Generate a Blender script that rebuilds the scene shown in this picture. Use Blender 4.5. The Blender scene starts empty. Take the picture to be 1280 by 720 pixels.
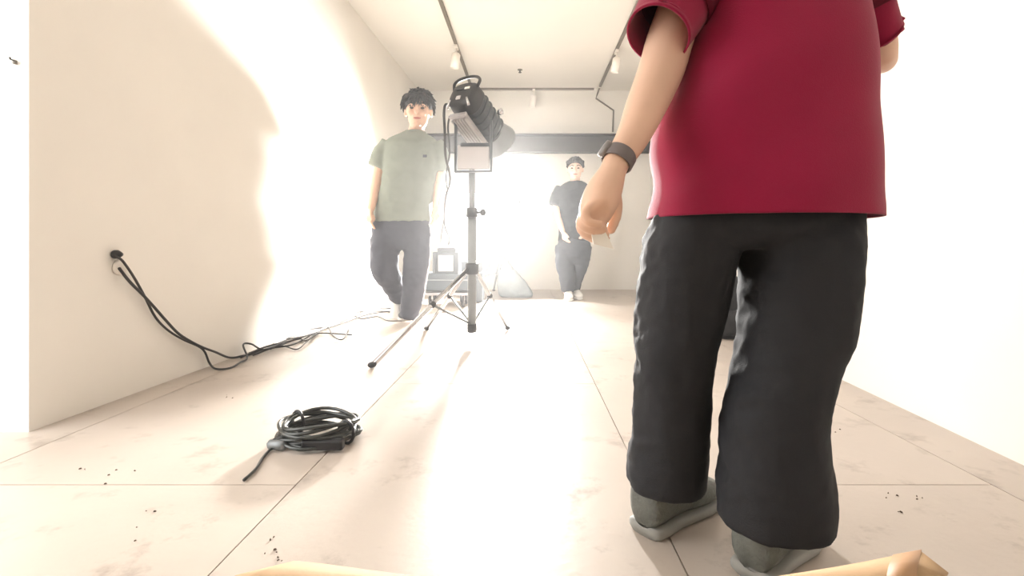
import bpy, bmesh, math, random
from mathutils import Vector, Matrix, noise

# ------------------------------------------------------------------ camera, world, light, exposure
SC = bpy.context.scene
COL = SC.collection
F_PX, VX, VY, CAM_H = 620.0, 660.0, 306.0, 0.60      # focal length in px, vanishing point, lens height (m)
cam_d = bpy.data.cameras.new('camera')
cam = bpy.data.objects.new('camera', cam_d)
COL.objects.link(cam)
cam.location = (0, 0, CAM_H)
cam.rotation_euler = (math.radians(90), 0, 0)
cam_d.sensor_width = 36.0
cam_d.lens = 36.0 * F_PX / 1280.0
cam_d.shift_x = -(VX - 640.0) / 1280.0
cam_d.shift_y = -(360.0 - VY) / 1280.0
cam_d.clip_start = 0.02
SC.camera = cam

world = bpy.data.worlds.new('overcast_daylight')
SC.world = world
world.use_nodes = True
bg = world.node_tree.nodes['Background']
bg.inputs[0].default_value = (1.0, 0.985, 0.96, 1)
bg.inputs[1].default_value = 3.0
KEY_EMIT = 1550.0            # lens of the lamp that faces the room
FRONT_EMIT = 110.0          # lens of the lamp that faces away
HAZE_DENSITY = 0.010
vs = SC.view_settings
vs.view_transform = 'Standard'
vs.look = 'None'
vs.gamma = 1.0
vs.use_curve_mapping = False
vs.exposure = 0.90

random.seed(7)
PI = math.pi


# ------------------------------------------------------------------ measuring helpers
def P(px, py, d):
    """Point at depth d (m) in front of the lens seen at photo pixel px, py."""
    return Vector(((px - VX) / F_PX * d, d, CAM_H - (py - VY) / F_PX * d))


def FL(px, py, z=0.0):
    """Point on the floor plane (height z) seen at px, py."""
    d = (CAM_H - z) * F_PX / (py - VY)
    return P(px, py, d)


LW0, LWS = -1.60, 0.0297      # left wall: x = LW0 + LWS*(y-1.59)
RW0, RWS = 1.348, 0.0552      # right wall: x = RW0 + RWS*(y-1.348)
D_BACK, H_CEIL = 6.64, 2.66


def WL(px, py, off=0.008):
    k = (px - VX) / F_PX
    d = (LW0 + off - LWS * 1.59) / (k - LWS)
    return P(px, py, d)


def lin(c):
    return tuple(((v / 255.0) / 12.92 if v / 255.0 <= 0.04045 else ((v / 255.0 + 0.055) / 1.055) ** 2.4) for v in c)


# ------------------------------------------------------------------ materials
def mat(name, rgb, rough=0.6, metal=0.0, var=0.08, scale=8.0, bump=0.0, bscale=60.0, spec=0.5, sheen=0.0, stain=None):
    m = bpy.data.materials.new(name)
    m.use_nodes = True
    nt = m.node_tree
    b = nt.nodes['Principled BSDF']
    c = lin(rgb)
    tc = nt.nodes.new('ShaderNodeTexCoord')
    n = nt.nodes.new('ShaderNodeTexNoise')
    n.inputs['Scale'].default_value = scale
    n.inputs['Detail'].default_value = 5
    nt.links.new(tc.outputs['Object'], n.inputs['Vector'])
    r = nt.nodes.new('ShaderNodeValToRGB')
    r.color_ramp.elements[0].position = 0.3
    r.color_ramp.elements[1].position = 0.7
    r.color_ramp.elements[0].color = (*[v * (1 - var) for v in c], 1)
    r.color_ramp.elements[1].color = (*[min(1, v * (1 + var)) for v in c], 1)
    nt.links.new(n.outputs['Fac'], r.inputs['Fac'])
    out = r.outputs['Color']
    if stain:
        s_rgb, s_scale, lo, hi, amt = stain
        n2 = nt.nodes.new('ShaderNodeTexNoise')
        n2.inputs['Scale'].default_value = s_scale
        n2.inputs['Detail'].default_value = 9
        n2.inputs['Roughness'].default_value = 0.7
        nt.links.new(tc.outputs['Object'], n2.inputs['Vector'])
        mr = nt.nodes.new('ShaderNodeMapRange')
        mr.inputs['From Min'].default_value = lo
        mr.inputs['From Max'].default_value = hi
        mr.inputs['To Max'].default_value = amt
        nt.links.new(n2.outputs['Fac'], mr.inputs['Value'])
        mx = nt.nodes.new('ShaderNodeMix')
        mx.data_type = 'RGBA'
        nt.links.new(mr.outputs[0], mx.inputs['Factor'])
        nt.links.new(out, mx.inputs['A'])
        mx.inputs['B'].default_value = (*lin(s_rgb), 1)
        out = mx.outputs['Result']
    nt.links.new(out, b.inputs['Base Color'])
    b.inputs['Roughness'].default_value = rough
    b.inputs['Metallic'].default_value = metal
    b.inputs['Specular IOR Level'].default_value = spec
    if sheen:
        b.inputs['Sheen Weight'].default_value = sheen
    if bump:
        nb = nt.nodes.new('ShaderNodeTexNoise')
        nb.inputs['Scale'].default_value = bscale
        nb.inputs['Detail'].default_value = 4
        nt.links.new(tc.outputs['Object'], nb.inputs['Vector'])
        bp = nt.nodes.new('ShaderNodeBump')
        bp.inputs['Strength'].default_value = bump
        bp.inputs['Distance'].default_value = 0.01
        nt.links.new(nb.outputs['Fac'], bp.inputs['Height'])
        nt.links.new(bp.outputs['Normal'], b.inputs['Normal'])
    return m


def emit_mat(name, rgb, strength):
    m = bpy.data.materials.new(name)
    m.use_nodes = True
    nt = m.node_tree
    nt.nodes.remove(nt.nodes['Principled BSDF'])
    e = nt.nodes.new('ShaderNodeEmission')
    e.inputs[0].default_value = (*rgb, 1)
    e.inputs[1].default_value = strength
    nt.links.new(e.outputs[0], nt.nodes['Material Output'].inputs['Surface'])
    return m


M = dict(
    wall=mat('white_plaster', (231, 227, 220), 0.75, var=0.02, scale=2.5, bump=0.012, bscale=25, spec=0.2),
    ceil=mat('ceiling_paint', (230, 226, 219), 0.8, var=0.02, scale=1.5, spec=0.2),
    floor=mat('worn_painted_floor', (185, 174, 164), 0.36, var=0.05, scale=3.0, bump=0.06, bscale=40, spec=0.45,
              stain=((112, 98, 87), 5.5, 0.55, 0.76, 0.8)),
    gap=mat('floor_joint_dirt', (150, 138, 127), 0.9, var=0.2, scale=20),
    beam=mat('dark_steel_beam', (50, 47, 46), 0.55, var=0.08, scale=5),
    track=mat('grey_track_metal', (120, 113, 104), 0.5, var=0.05),
    white_metal=mat('white_enamel', (236, 230, 222), 0.45, var=0.02),
    skin=mat('skin', (220, 182, 158), 0.5, var=0.05, scale=14, spec=0.4),
    skin_pale=mat('pale_skin', (222, 188, 170), 0.5, var=0.05, scale=14, spec=0.4),
    lip=mat('lip', (176, 104, 96), 0.5),
    eye=mat('eye', (52, 38, 32), 0.25),
    hair=mat('black_hair', (26, 23, 22), 0.5, var=0.4, scale=90, bump=0.6, bscale=140),
    red=mat('crimson_jersey', (138, 10, 54), 0.8, var=0.06, scale=9, bump=0.12, bscale=420, spec=0.25, sheen=0.15),
    red_dark=mat('dark_crimson_trim', (92, 16, 36), 0.8, var=0.06, bump=0.1, bscale=420, spec=0.2),
    black_pants=mat('charcoal_twill', (35, 36, 40), 0.8, var=0.12, scale=7, bump=0.12, bscale=380, spec=0.35),
    grey_tee=mat('sage_grey_jersey', (132, 138, 129), 0.8, var=0.04, scale=10, bump=0.1, bscale=300, spec=0.2),
    navy_pants=mat('slate_navy_cloth', (62, 64, 76), 0.75, var=0.08, scale=9, bump=0.1, bscale=300),
    stripe=mat('pale_side_stripe', (206, 206, 212), 0.7),
    black_tee=mat('black_jersey', (44, 48, 54), 0.8, var=0.08, scale=10, bump=0.1, bscale=300, spec=0.2),
    dark_pants=mat('dark_grey_cloth', (60, 64, 72), 0.8, var=0.08, scale=10),
    shoe_grey=mat('grey_trainer_mesh', (98, 101, 96), 0.6, var=0.25, scale=30, bump=0.3, bscale=180),
    sole=mat('grey_rubber_sole', (142, 142, 138), 0.7, var=0.1),
    shoe_white=mat('white_trainer', (226, 224, 220), 0.5, var=0.04),
    shoe_dark=mat('dark_trainer', (64, 66, 72), 0.6, var=0.1),
    strap=mat('dark_watch_strap', (112, 104, 104), 0.6),
    watch=mat('watch_case', (120, 116, 116), 0.4, metal=0.3),
    paper=mat('white_paper', (240, 238, 232), 0.7, var=0.02),
    black=mat('black_plastic', (30, 30, 33), 0.42, var=0.1, bump=0.05, bscale=200),
    housing=mat('graphite_housing', (62, 66, 70), 0.45, metal=0.2, var=0.1),
    silver=mat('brushed_aluminium', (176, 172, 174), 0.35, metal=0.7, var=0.06, scale=20),
    grey_metal=mat('grey_painted_metal', (126, 130, 132), 0.4, metal=0.4, var=0.06),
    chrome=mat('chrome_tube', (190, 190, 192), 0.2, metal=0.95, var=0.04),
    pale_panel=mat('pale_grey_panel', (188, 184, 184), 0.5, var=0.03),
    rubber=mat('black_rubber_cable', (40, 37, 36), 0.5, var=0.1),
    coil=mat('grey_green_cable', (44, 48, 46), 0.28, var=0.15, spec=0.6),
    case=mat('slate_equipment_case', (62, 70, 76), 0.55, var=0.12),
    bag=mat('black_nylon', (34, 35, 38), 0.65, var=0.15, bump=0.3, bscale=60),
    sandbag=mat('grey_canvas', (138, 146, 148), 0.8, var=0.08, bump=0.3, bscale=80),
    card=mat('corrugated_cardboard', (178, 148, 114), 0.8, var=0.07, scale=12, bump=0.1, bscale=90, spec=0.2),
    fold_shade=mat('shaded_fold_card', (160, 122, 86), 0.6, var=0.04),
    debris=mat('plaster_crumbs', (92, 78, 66), 0.9, var=0.3, scale=60),
    key=emit_mat('lit_lamp_lens', (1.0, 0.97, 0.93), KEY_EMIT),
    front=emit_mat('lit_lamp_lens_rear', (1.0, 0.97, 0.93), FRONT_EMIT),
    dark_lens=mat('spot_aperture', (70, 66, 60), 0.4),
)


# ------------------------------------------------------------------ mesh helpers
def cat_rom(pts, n):
    pts = [Vector(p) for p in pts]
    if n <= 1 or len(pts) < 3:
        return pts
    out = []
    ext = [pts[0] * 2 - pts[1]] + pts + [pts[-1] * 2 - pts[-2]]
    for i in range(1, len(ext) - 2):
        p0, p1, p2, p3 = ext[i - 1:i + 3]
        for k in range(n):
            t = k / n
            out.append(0.5 * ((2 * p1) + (p2 - p0) * t + (2 * p0 - 5 * p1 + 4 * p2 - p3) * t * t
                              + (3 * p1 - p0 - 3 * p2 + p3) * t ** 3))
    out.append(pts[-1].copy())
    return out


class MB:
    def __init__(self):
        self.v, self.f = [], []

    def add(self, vs, fs, mtx=None):
        o = len(self.v)
        self.v += [(mtx @ Vector(p)) if mtx else Vector(p) for p in vs]
        self.f += [tuple(i + o for i in f) for f in fs]
        return self

    def box(self, c, s, mtx=None, taper=1.0):
        c = Vector(c)
        x, y, z = (q / 2 for q in s)
        vs = []
        for dz in (-1, 1):
            t = taper if dz > 0 else 1.0
            for dx, dy in ((-1, -1), (1, -1), (1, 1), (-1, 1)):
                vs.append(c + Vector((dx * x * t, dy * y * t, dz * z)))
        return self.add(vs, [(3, 2, 1, 0), (4, 5, 6, 7), (0, 1, 5, 4), (1, 2, 6, 5), (2, 3, 7, 6), (3, 0, 4, 7)], mtx)

    def rings(self, rings, cap0=True, cap1=True, mtx=None):
        n = len(rings[0])
        vs = [p for r in rings for p in r]
        fs = []
        for i in range(len(rings) - 1):
            for j in range(n):
                k = (j + 1) % n
                fs.append((i * n + j, i * n + k, (i + 1) * n + k, (i + 1) * n + j))
        if cap0:
            fs.append(tuple(range(n))[::-1])
        if cap1:
            fs.append(tuple((len(rings) - 1) * n + j for j in range(n)))
        return self.add(vs, fs, mtx)

    def tube(self, path, radii, seg=10, smooth=1, caps=True, mtx=None, flat=1.0, up=None):
        """Tube along a path with a radius per control point."""
        n0 = len(path)
        if not hasattr(radii, '__len__'):
            radii = [radii] * n0
        pts = cat_rom(path, smooth)
        rr = [v.x for v in cat_rom([Vector((r, 0, 0)) for r in radii], smooth)]
        rings = []
        u = None
        for i, p in enumerate(pts):
            t = (pts[min(i + 1, len(pts) - 1)] - pts[max(i - 1, 0)])
            t = t.normalized() if t.length > 1e-9 else Vector((0, 0, 1))
            if u is None:
                ref = Vector(up) if up else (Vector((0, 0, 1)) if abs(t.z) < 0.9 else Vector((0, 1, 0)))
                u = (ref - t * ref.dot(t)).normalized()
            else:
                u = u - t * u.dot(t)
                u = u.normalized() if u.length > 1e-6 else t.orthogonal().normalized()
            w = t.cross(u)
            rings.append([p + (u * math.cos(a) * flat + w * math.sin(a)) * rr[i]
                          for a in (2 * PI * k / seg for k in range(seg))])
        return self.rings(rings, caps, caps, mtx)

    def limb(self, path, radii, seg=14, smooth=4, flat=1.0, up=None):
        """Closed rounded tapering limb."""
        self.tube(path, radii, seg, smooth, True, None, flat, up)
        self.ball(path[0], radii[0])
        self.ball(path[-1], radii[-1])
        return self

    def ball(self, c, r, mtx=None, nu=14, nv=9):
        c = Vector(c)
        rx, ry, rz = (r if hasattr(r, '__len__') else (r, r, r))
        vs = [c + Vector((0, 0, -rz))]
        for i in range(1, nv):
            th = PI * i / nv - PI / 2
            for j in range(nu):
                a = 2 * PI * j / nu
                vs.append(c + Vector((rx * math.cos(th) * math.cos(a), ry * math.cos(th) * math.sin(a), rz * math.sin(th))))
        vs.append(c + Vector((0, 0, rz)))
        fs = [(0, 1 + (j + 1) % nu, 1 + j) for j in range(nu)]
        for i in range(nv - 2):
            for j in range(nu):
                a, b = 1 + i * nu + j, 1 + i * nu + (j + 1) % nu
                fs.append((a, b, b + nu, a + nu))
        top = len(vs) - 1
        fs += [(top, top - nu + j, top - nu + (j + 1) % nu) for j in range(nu)]
        return self.add(vs, fs, mtx)

    def lathe(self, prof, seg=24, mtx=None, cap=True):
        """Profile (radius, height) about local z."""
        rings = [[Vector((r * math.cos(2 * PI * k / seg), r * math.sin(2 * PI * k / seg), z)) for k in range(seg)] for r, z in prof]
        return self.rings(rings, cap, cap, mtx)

    def mesh(self, name, fix=True, smooth=True):
        me = bpy.data.meshes.new(name)
        me.from_pydata([tuple(p) for p in self.v], [], self.f)
        if fix:
            bm = bmesh.new()
            bm.from_mesh(me)
            bmesh.ops.recalc_face_normals(bm, faces=bm.faces)
            bm.to_mesh(me)
            bm.free()
        for p in me.polygons:
            p.use_smooth = smooth
        return me

    def build(self, name, material, parent=None, smooth=False, bevel=0.0, solid=0.0, kind=None):
        return link(name, self.mesh(name, smooth=smooth), material, parent, bevel, solid, kind)


def link(name, me, material, parent=None, bevel=0.0, solid=0.0, kind=None):
    o = bpy.data.objects.new(name, me)
    COL.objects.link(o)
    if material and not me.materials:
        me.materials.append(material)
    if parent is not None:
        o.parent = parent
        o.matrix_parent_inverse = parent.matrix_basis.inverted()
    if solid:
        s = o.modifiers.new('thickness', 'SOLIDIFY')
        s.thickness = solid
        s.offset = -1
    if bevel:
        b = o.modifiers.new('bevel', 'BEVEL')
        b.width = bevel
        b.segments = 2
        b.limit_method = 'ANGLE'
    if kind:
        o['kind'] = kind
    return o


def fuse(mb, voxel, it=4, fac=0.5):
    """One continuous skin around overlapping closed shapes."""
    me = mb.mesh('fuse_tmp')
    o = bpy.data.objects.new('fuse_tmp', me)
    COL.objects.link(o)
    r = o.modifiers.new('r', 'REMESH')
    r.mode = 'VOXEL'
    r.voxel_size = voxel
    if it:
        s = o.modifiers.new('s', 'SMOOTH')
        s.factor = fac
        s.iterations = it
    dg = bpy.context.evaluated_depsgraph_get()
    out = bpy.data.meshes.new_from_object(o.evaluated_get(dg))
    bpy.data.objects.remove(o)
    bpy.data.meshes.remove(me)
    for p in out.polygons:
        p.use_smooth = True
    return out


def wrinkle(me, amp, sx, sy, sz, seed=0.0, ridge=True):
    vn = [(v.co.copy(), v.normal.copy()) for v in me.vertices]
    for v, (c, n) in zip(me.vertices, vn):
        q = Vector((c.x * sx + seed, c.y * sy, c.z * sz))
        k = noise.noise(q) * 0.7 + noise.noise(q * 2.1 + Vector((5, 1, 3))) * 0.4
        if ridge:
            k = (1 - abs(k) * 2.6) * 0.6
        v.co = c + n * (k * amp)
    me.update()
    return me


def px_ring(y, xl, xr, d, b, n=40, e=2.4):
    """Horizontal super-ellipse whose sides are seen at xl and xr on row y, at depth d, half-depth b."""
    L, R = P(xl, y, d), P(xr, y, d)
    c, a = (L + R) / 2, (R.x - L.x) / 2
    out = []
    for k in range(n):
        t = 2 * PI * k / n
        ct, st = math.cos(t), math.sin(t)
        out.append(c + Vector((a * math.copysign(abs(ct) ** (2 / e), ct), b * math.copysign(abs(st) ** (2 / e), st), 0)))
    return out


def px_loft(rows, n=40, sub=4, e=2.4):
    """rows: (y, xl, xr, depth, half-depth); returns smooth rings."""
    a = cat_rom([Vector(r[:3]) for r in rows], sub)
    b = cat_rom([Vector((r[3], r[4], 0)) for r in rows], sub)
    return [px_ring(p.x, p.y, p.z, q.x, q.y, n, e) for p, q in zip(a, b)]


def tag(o, label, cat, group=None, kind=None):
    o['label'] = label
    o['category'] = cat
    if group:
        o['group'] = group
    if kind:
        o['kind'] = kind
    return o


def thing(name, loc, label, cat, group=None):
    o = bpy.data.objects.new(name, None)
    o.empty_display_size = 0.1
    COL.objects.link(o)
    o.location = loc
    return tag(o, label, cat, group)


def frame(origin, y_dir, up=(0, 0, 1)):
    """Matrix whose local y points along y_dir and local z is close to up."""
    y = Vector(y_dir).normalized()
    x = y.cross(Vector(up)).normalized()
    z = x.cross(y)
    m = Matrix((x, y, z)).transposed().to_4x4()
    m.translation = Vector(origin)
    return m


def axis_z(origin, z_dir):
    z = Vector(z_dir).normalized()
    x = z.orthogonal().normalized()
    y = z.cross(x)
    m = Matrix((x, y, z)).transposed().to_4x4()
    m.translation = Vector(origin)
    return m


# ================================================================== THE SETTING
def struct(name, mb, m, bevel=0.0):
    return mb.build(name, m, None, False, bevel, 0, 'structure')


T = 0.12
BACK_IN = D_BACK
lx0, lx1 = LW0, LW0 + LWS * (BACK_IN - 1.59)
rx_near, rx1 = RW0 + RWS * (-2.5 - 1.348), RW0 + RWS * (BACK_IN - 1.348)


def prism(poly, z0, z1):
    n = len(poly)
    mb = MB()
    mb.add([Vector((x, y, z0)) for x, y in poly] + [Vector((x, y, z1)) for x, y in poly],
           [tuple(range(n))[::-1], tuple(range(n, 2 * n))] + [(i, (i + 1) % n, n + (i + 1) % n, n + i) for i in range(n)])
    return mb


floor = struct('floor', MB().box((-1.2, 2.1, -0.06), (10, 9.6, 0.10)), M['gap'])
# big floor boards, each a piece with open joints
PW, PL = 0.87, 1.80
n_p = 0
panel_me = {}
for i in range(-5, 3):
    x0 = -0.58 + i * PW
    for j in range(-2, 5):
        y0 = 1.24 - PL * 2 + (j + 2) * PL + (0.0 if i % 2 == 0 else 0.9) - 0.9
        x1, y1 = x0 + PW, y0 + PL
        if y0 > BACK_IN:
            continue
        b = MB().box((0, 0, -0.006), (PW - 0.003, PL - 0.003, 0.012))
        key = 0
        if key not in panel_me:
            panel_me[key] = b.mesh('floor_board', smooth=False)
            panel_me[key].materials.append(M['floor'])
        o = link('floor_board', panel_me[key], None, floor)
        o.location = ((x0 + x1) / 2, (y0 + y1) / 2, 0.0)

struct('wall_left', prism([(lx0, 1.59), (lx1, BACK_IN), (lx1 - T, BACK_IN), (lx0 - T, 1.59 + T)], -0.01, H_CEIL), M['wall'])
struct('wall_left_return', prism([(lx0 - T, 1.59 + T), (lx0, 1.59), (-6.0, 1.59), (-6.0, 1.59 + T)], -0.01, 4.2), M['wall'])
struct('wall_right', prism([(rx_near, -2.5), (rx1, BACK_IN), (rx1 + T, BACK_IN), (rx_near + T, -2.5)], -0.01, H_CEIL), M['wall'])
struct('wall_back', MB().box((0, BACK_IN + T / 2, H_CEIL / 2), (3.9, T, H_CEIL + 0.02)), M['wall'])
struct('wall_rear', MB().box((-0.1, -2.5 - T / 2, H_CEIL / 2), (3.2, T, H_CEIL + 0.02)), M['wall'])
struct('wall_left_light_block', MB().box((LW0 - T / 2, -1.15, H_CEIL / 2), (T, 2.7, H_CEIL + 0.02)), M['wall'])  # unseen wall, added to keep daylight off the crimson shirt's back
struct('ceiling', prism([(lx0 - T, 1.59 + T), (lx0 - T, -2.62), (rx1 + T, -2.62), (rx1 + T, BACK_IN + T), (lx0 - T, BACK_IN + T)],
                        H_CEIL, H_CEIL + 0.12), M['ceil'])
# steel beam across the room in front of the back wall
BD = 6.42
bz0, bz1 = P(0, 189, BD).z, P(0, 168, BD).z
mb = MB().box((0.09, BD + 0.06, (bz0 + bz1) / 2), (3.0, 0.02, bz1 - bz0))
mb.box((0.09, BD + 0.06, bz1), (3.0, 0.14, 0.02)).box((0.09, BD + 0.06, bz0), (3.0, 0.14, 0.02))
struct('trim_1', mb, M['beam'])

# ------------------------------------------------------------------ ceiling tracks and spots
zt = H_CEIL - 0.012
tl = thing('lighting_track', (-0.735, 3.2, H_CEIL), 'grey lighting track on the ceiling above the black lamp head', 'track')
MB().box((-0.735, 3.4, zt), (0.03, 6.1, 0.024)).build('rail', M['track'], tl)
tr = thing('lighting_track', (0.93, 3.2, H_CEIL), 'grey lighting track on the ceiling beside the right wall', 'track')
MB().box((0.93, 3.4, zt), (0.03, 6.1, 0.024)).build('rail', M['track'], tr)
tb = thing('lighting_track', (0.1, 6.5, H_CEIL), 'thin lighting track crossing the ceiling along the back wall', 'track')
MB().box((0.0975, 6.52, zt), (1.60, 0.022, 0.024)).build('rail', M['track'], tb)
for t_, pts in ((tl, [(-0.735, 0.38), (-0.735, 6.42)]), (tr, [(0.93, 0.38), (0.93, 6.42)]), (tb, [(-0.69, 6.52), (0.885, 6.52)])):
    for x, y in pts:
        MB().box((x, y, zt), (0.036, 0.036, 0.026)).build('end_cap', M['white_metal'], t_)


def spot(px, py, trackx, label, y=None):
    # hangs from the track: adapter, stem, can
    if y is None:
        y = (trackx) * F_PX / (px - VX)
    t = thing('track_spotlight', (trackx, y, zt - 0.012), label, 'spotlight')
    MB().box((trackx, y, zt - 0.026), (0.034, 0.10, 0.028)).build('adapter', M['white_metal'], t, bevel=0.004)
    MB().tube([(trackx, y, zt - 0.03), (trackx, y, zt - 0.085)], 0.008, 8).build('stem', M['white_metal'], t, True)
    m = axis_z((trackx - 0.01, y, zt - 0.17), (-0.15, 0.12, -1))
    MB().lathe([(0.001, -0.085), (0.03, -0.084), (0.043, -0.07), (0.045, 0.07), (0.040, 0.07), (0.036, 0.05), (0.001, 0.05)], 20, m, False).build('can', M['white_metal'], t, True)
    MB().lathe([(0.035, 0.052), (0.001, 0.0525)], 20, m, False).build('aperture', M['dark_lens'], t)


spot(570, 72, -0.735, 'white track spotlight hanging just above the black lamp head', y=5.08)
spot(768, 78, 0.93, 'white track spotlight on the ceiling track nearer the right wall', y=5.2)
spot(667, 126, 0.075, 'white track spotlight hanging from the cross track at the back wall', y=6.52)

cz = zt - 0.005
c_d = BACK_IN - 0.012
cond = MB().tube([(0.93, 6.46, cz), (0.93, c_d, cz - 0.02), P(745, 123, c_d), P(767, 138, c_d), P(766, 165, c_d)], 0.011, 8)
tag(cond.build('conduit', M['track'], None, True), 'bent grey conduit dropping from ceiling track to dark beam', 'conduit')

so = thing('sprinkler', (-0.05, 4.9, H_CEIL), 'tiny dark sprinkler fixed to the bare ceiling', 'sprinkler')
sy = (H_CEIL - CAM_H) * F_PX / (VY - 87)
sx = (650 - VX) / F_PX * sy
so.location = (sx, sy, H_CEIL)
MB().lathe([(0.03, -0.0), (0.03, -0.006), (0.012, -0.008)], 16, Matrix.Translation((sx, sy, H_CEIL))).build('rosette', M['track'], so)
MB().lathe([(0.008, -0.006), (0.008, -0.03), (0.018, -0.032), (0.018, -0.036)], 12, Matrix.Translation((sx, sy, H_CEIL))).build('nozzle', M['beam'], so)

# small dark bracket on the return wall
hk = P(17, 77, 1.578)
br = thing('wall_bracket', hk, 'small dark bracket on the bright white end wall', 'bracket')
MB().box(hk + Vector((0, 0.004, 0)), (0.008, 0.010, 0.014)).build('plate', M['track'], br, bevel=0.001)
MB().tube([hk + Vector((0, 0, 0.004)), hk + Vector((0, -0.010, 0.004)), hk + Vector((0, -0.011, 0.010))], 0.0025, 8, 3).build('hook', M['beam'], br, True)

# ================================================================== CRIMSON-SHIRTED PERSON (back view, walking away)
D0 = 0.97


def make_shoe(parent, heel, toe, mats, h=0.075, w=0.046, z0=0.0):
    """Trainer from heel to toe: sole and upper."""
    heel, toe = Vector(heel), Vector(toe)
    m = frame((heel.x, heel.y, z0), Vector((toe.x - heel.x, toe.y - heel.y, toe.z - heel.z)))
    L = (toe - heel).length
    prof = [(-0.03, .55, .85), (0.0, .80, 1.0), (.12, .86, 1.06), (.3, .82, 1.12), (.45, .90, 1.0), (.7, 1.08, .62), (.86, 1.0, .50), (.97, .70, .36), (1.02, .35, .22)]
    def ring(t, ws, z_lo, z_hi, e=2.6, n=20):
        out = []
        for k in range(n):
            a = 2 * PI * k / n
            ca, sa = math.cos(a), math.sin(a)
            out.append(Vector((w * ws * math.copysign(abs(ca) ** (2 / e), ca), t * L,
                               (z_lo + z_hi) / 2 + (z_hi - z_lo) / 2 * math.copysign(abs(sa) ** (2 / e), sa))))
        return out
    up = [ring(t, ws, 0.018, 0.022 + h * hs) for t, ws, hs in prof]
    u = MB().rings(up, mtx=m).build('shoe', mats[0], parent, True)
    so_ = [ring(t, ws * 1.07, 0.0, 0.024, 4) for t, ws, hs in prof]
    MB().rings(so_, mtx=m).build('sole', mats[1], u, True)
    # tongue collar and pull tab
    mb = MB()
    top = [Vector((w * 0.72 * math.cos(a), (0.14 + 0.16 * math.sin(a)) * L, 0.022 + h * 1.04)) for a in (2 * PI * k / 16 for k in range(17))]
    mb.tube(top, 0.007, 8, 1, False, m)
    mb.build('collar', mats[1], u, True)
    mb = MB()
    for q in (0.42, 0.5, 0.58):
        mb.tube([(-w * .5, q * L, 0.02 + h * .72), (0, q * L, 0.026 + h * (1.18 - q * .75)), (w * .5, q * L, 0.02 + h * .72)], 0.003, 6, 3, True, m)
    mb.build('laces', mats[1], u, True)
    return u


red_p = thing('person', (0.43, 0.97, 0), 'person in crimson short-sleeved shirt and black trousers walking away, back turned', 'person')

# --- body (one skin): torso, head, arms, hands with fingers, legs
b = MB()
b.limb([P(944, 215, D0), P(946, 130, D0), P(950, 10, D0), P(954, -55, D0)], [.09, .105, .11, .07], 16, 4, 0.75, (0, 1, 0))
b.limb([P(912, -68, D0), P(1010, -68, D0)], [.045, .045], 14, 1)
b.limb([P(960, -110, D0), P(962, -165, D0 + 0.01)], [.052, .048], 14, 1)
hc = P(964, -235, D0 + 0.025)
b.ball(hc, (.074, .092, .085))
b.ball(hc + Vector((0, 0.03, -0.055)), (.056, .062, .058))
b.tube([hc + Vector((0, .085, -.005)), hc + Vector((0, .108, -.04)), hc + Vector((0, .09, -.05))], [.009, .014, .008], 10, 3)
for s in (-1, 1):
    b.ball(hc + Vector((s * .075, 0, -.015)), (.012, .02, .032))
    b.ball(hc + Vector((s * .034, .078, -.045)), (.02, .018, .02))
# left arm
armL = [P(896, -66, .955), P(862, -15, .945), P(838, 48, .935), P(828, 83, .925), P(817, 111, .91), P(805, 139, .89), P(793, 167, .865), P(782, 186, .85), P(772, 200, .84), P(766, 214, .83)]
b.limb(armL, [.040, .042, .044, .043, .040, .036, .030, .0265, .0235, .0225], 16, 4)
# left hand: palm and fingers curling round to the right
palm = [P(767, 212, .832), P(760, 228, .825), P(752, 246, .818), P(745, 263, .812)]
b.limb(palm, [.021, .027, .031, .029], 16, 4, 1.25, (0, 1, 0))
kn = [(735, 262, .782), (732, 268, .800), (731, 273, .820), (733, 277, .840)]
f1 = [(730, 271, .774), (727, 279, .794), (727, 286, .816), (731, 291, .838)]
f2 = [(739, 279, .770), (739, 287, .790), (741, 294, .812), (745, 298, .834)]
tips = [(751, 280, .772), (755, 287, .792), (757, 293, .812), (757, 297, .832)]
for k in range(4):
    r = (.0085, .0098, .0104, .0104)[k]
    b.limb([P(752, 250, kn[k][2] + .006), P(*kn[k]), P(*f1[k]), P(*f2[k]), P(*tips[k])], [.014, r * 1.1, r, r * .92, r * .8], 10, 4)
b.limb([P(762, 232, .848), P(770, 252, .856), P(769, 272, .856), P(763, 288, .850)], [.015, .0125, .011, .009], 10, 4)
# right arm swung forward
armR = [P(1034, -66, .96), P(1072, -15, .97), P(1096, 50, .985), P(1101, 72, 1.0), P(1102, 74, 1.08), P(1098, 72, 1.2)]
b.limb(armR, [.040, .038, .034, .029, .028, .022], 16, 4)
pr = P(1096, 71, 1.24)
b.ball(pr, (.022, .045, .036))
for k in range(4):
    q = pr + Vector((-.004, .036, .024 - k * .016))
    b.limb([q, q + Vector((0, .034, -.004)), q + Vector((-.02, .05, -.008)), q + Vector((-.034, .036, -.008))], [.0095, .009, .0085, .0075], 8, 3)
b.limb([pr + Vector((-.015, -.01, .02)), pr + Vector((-.03, .02, .03)), pr + Vector((-.035, .045, .02))], [.013, .0105, .009], 8, 3)
# legs
b.limb([P(895, 250, D0), P(858, 330, .99), P(845, 450, 1.01), P(834, 560, 1.035), P(824, 636, 1.058)], [.08, .05, .045, .038, .026], 14, 4)
b.limb([P(990, 250, D0 - .01), P(990, 330, .94), P(980, 450, .925), P(966, 560, .915), P(950, 700, .915)], [.08, .055, .048, .036, .020], 14, 4)
link('body', fuse(b, 0.0055, 3), M['skin'], red_p)
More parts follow.
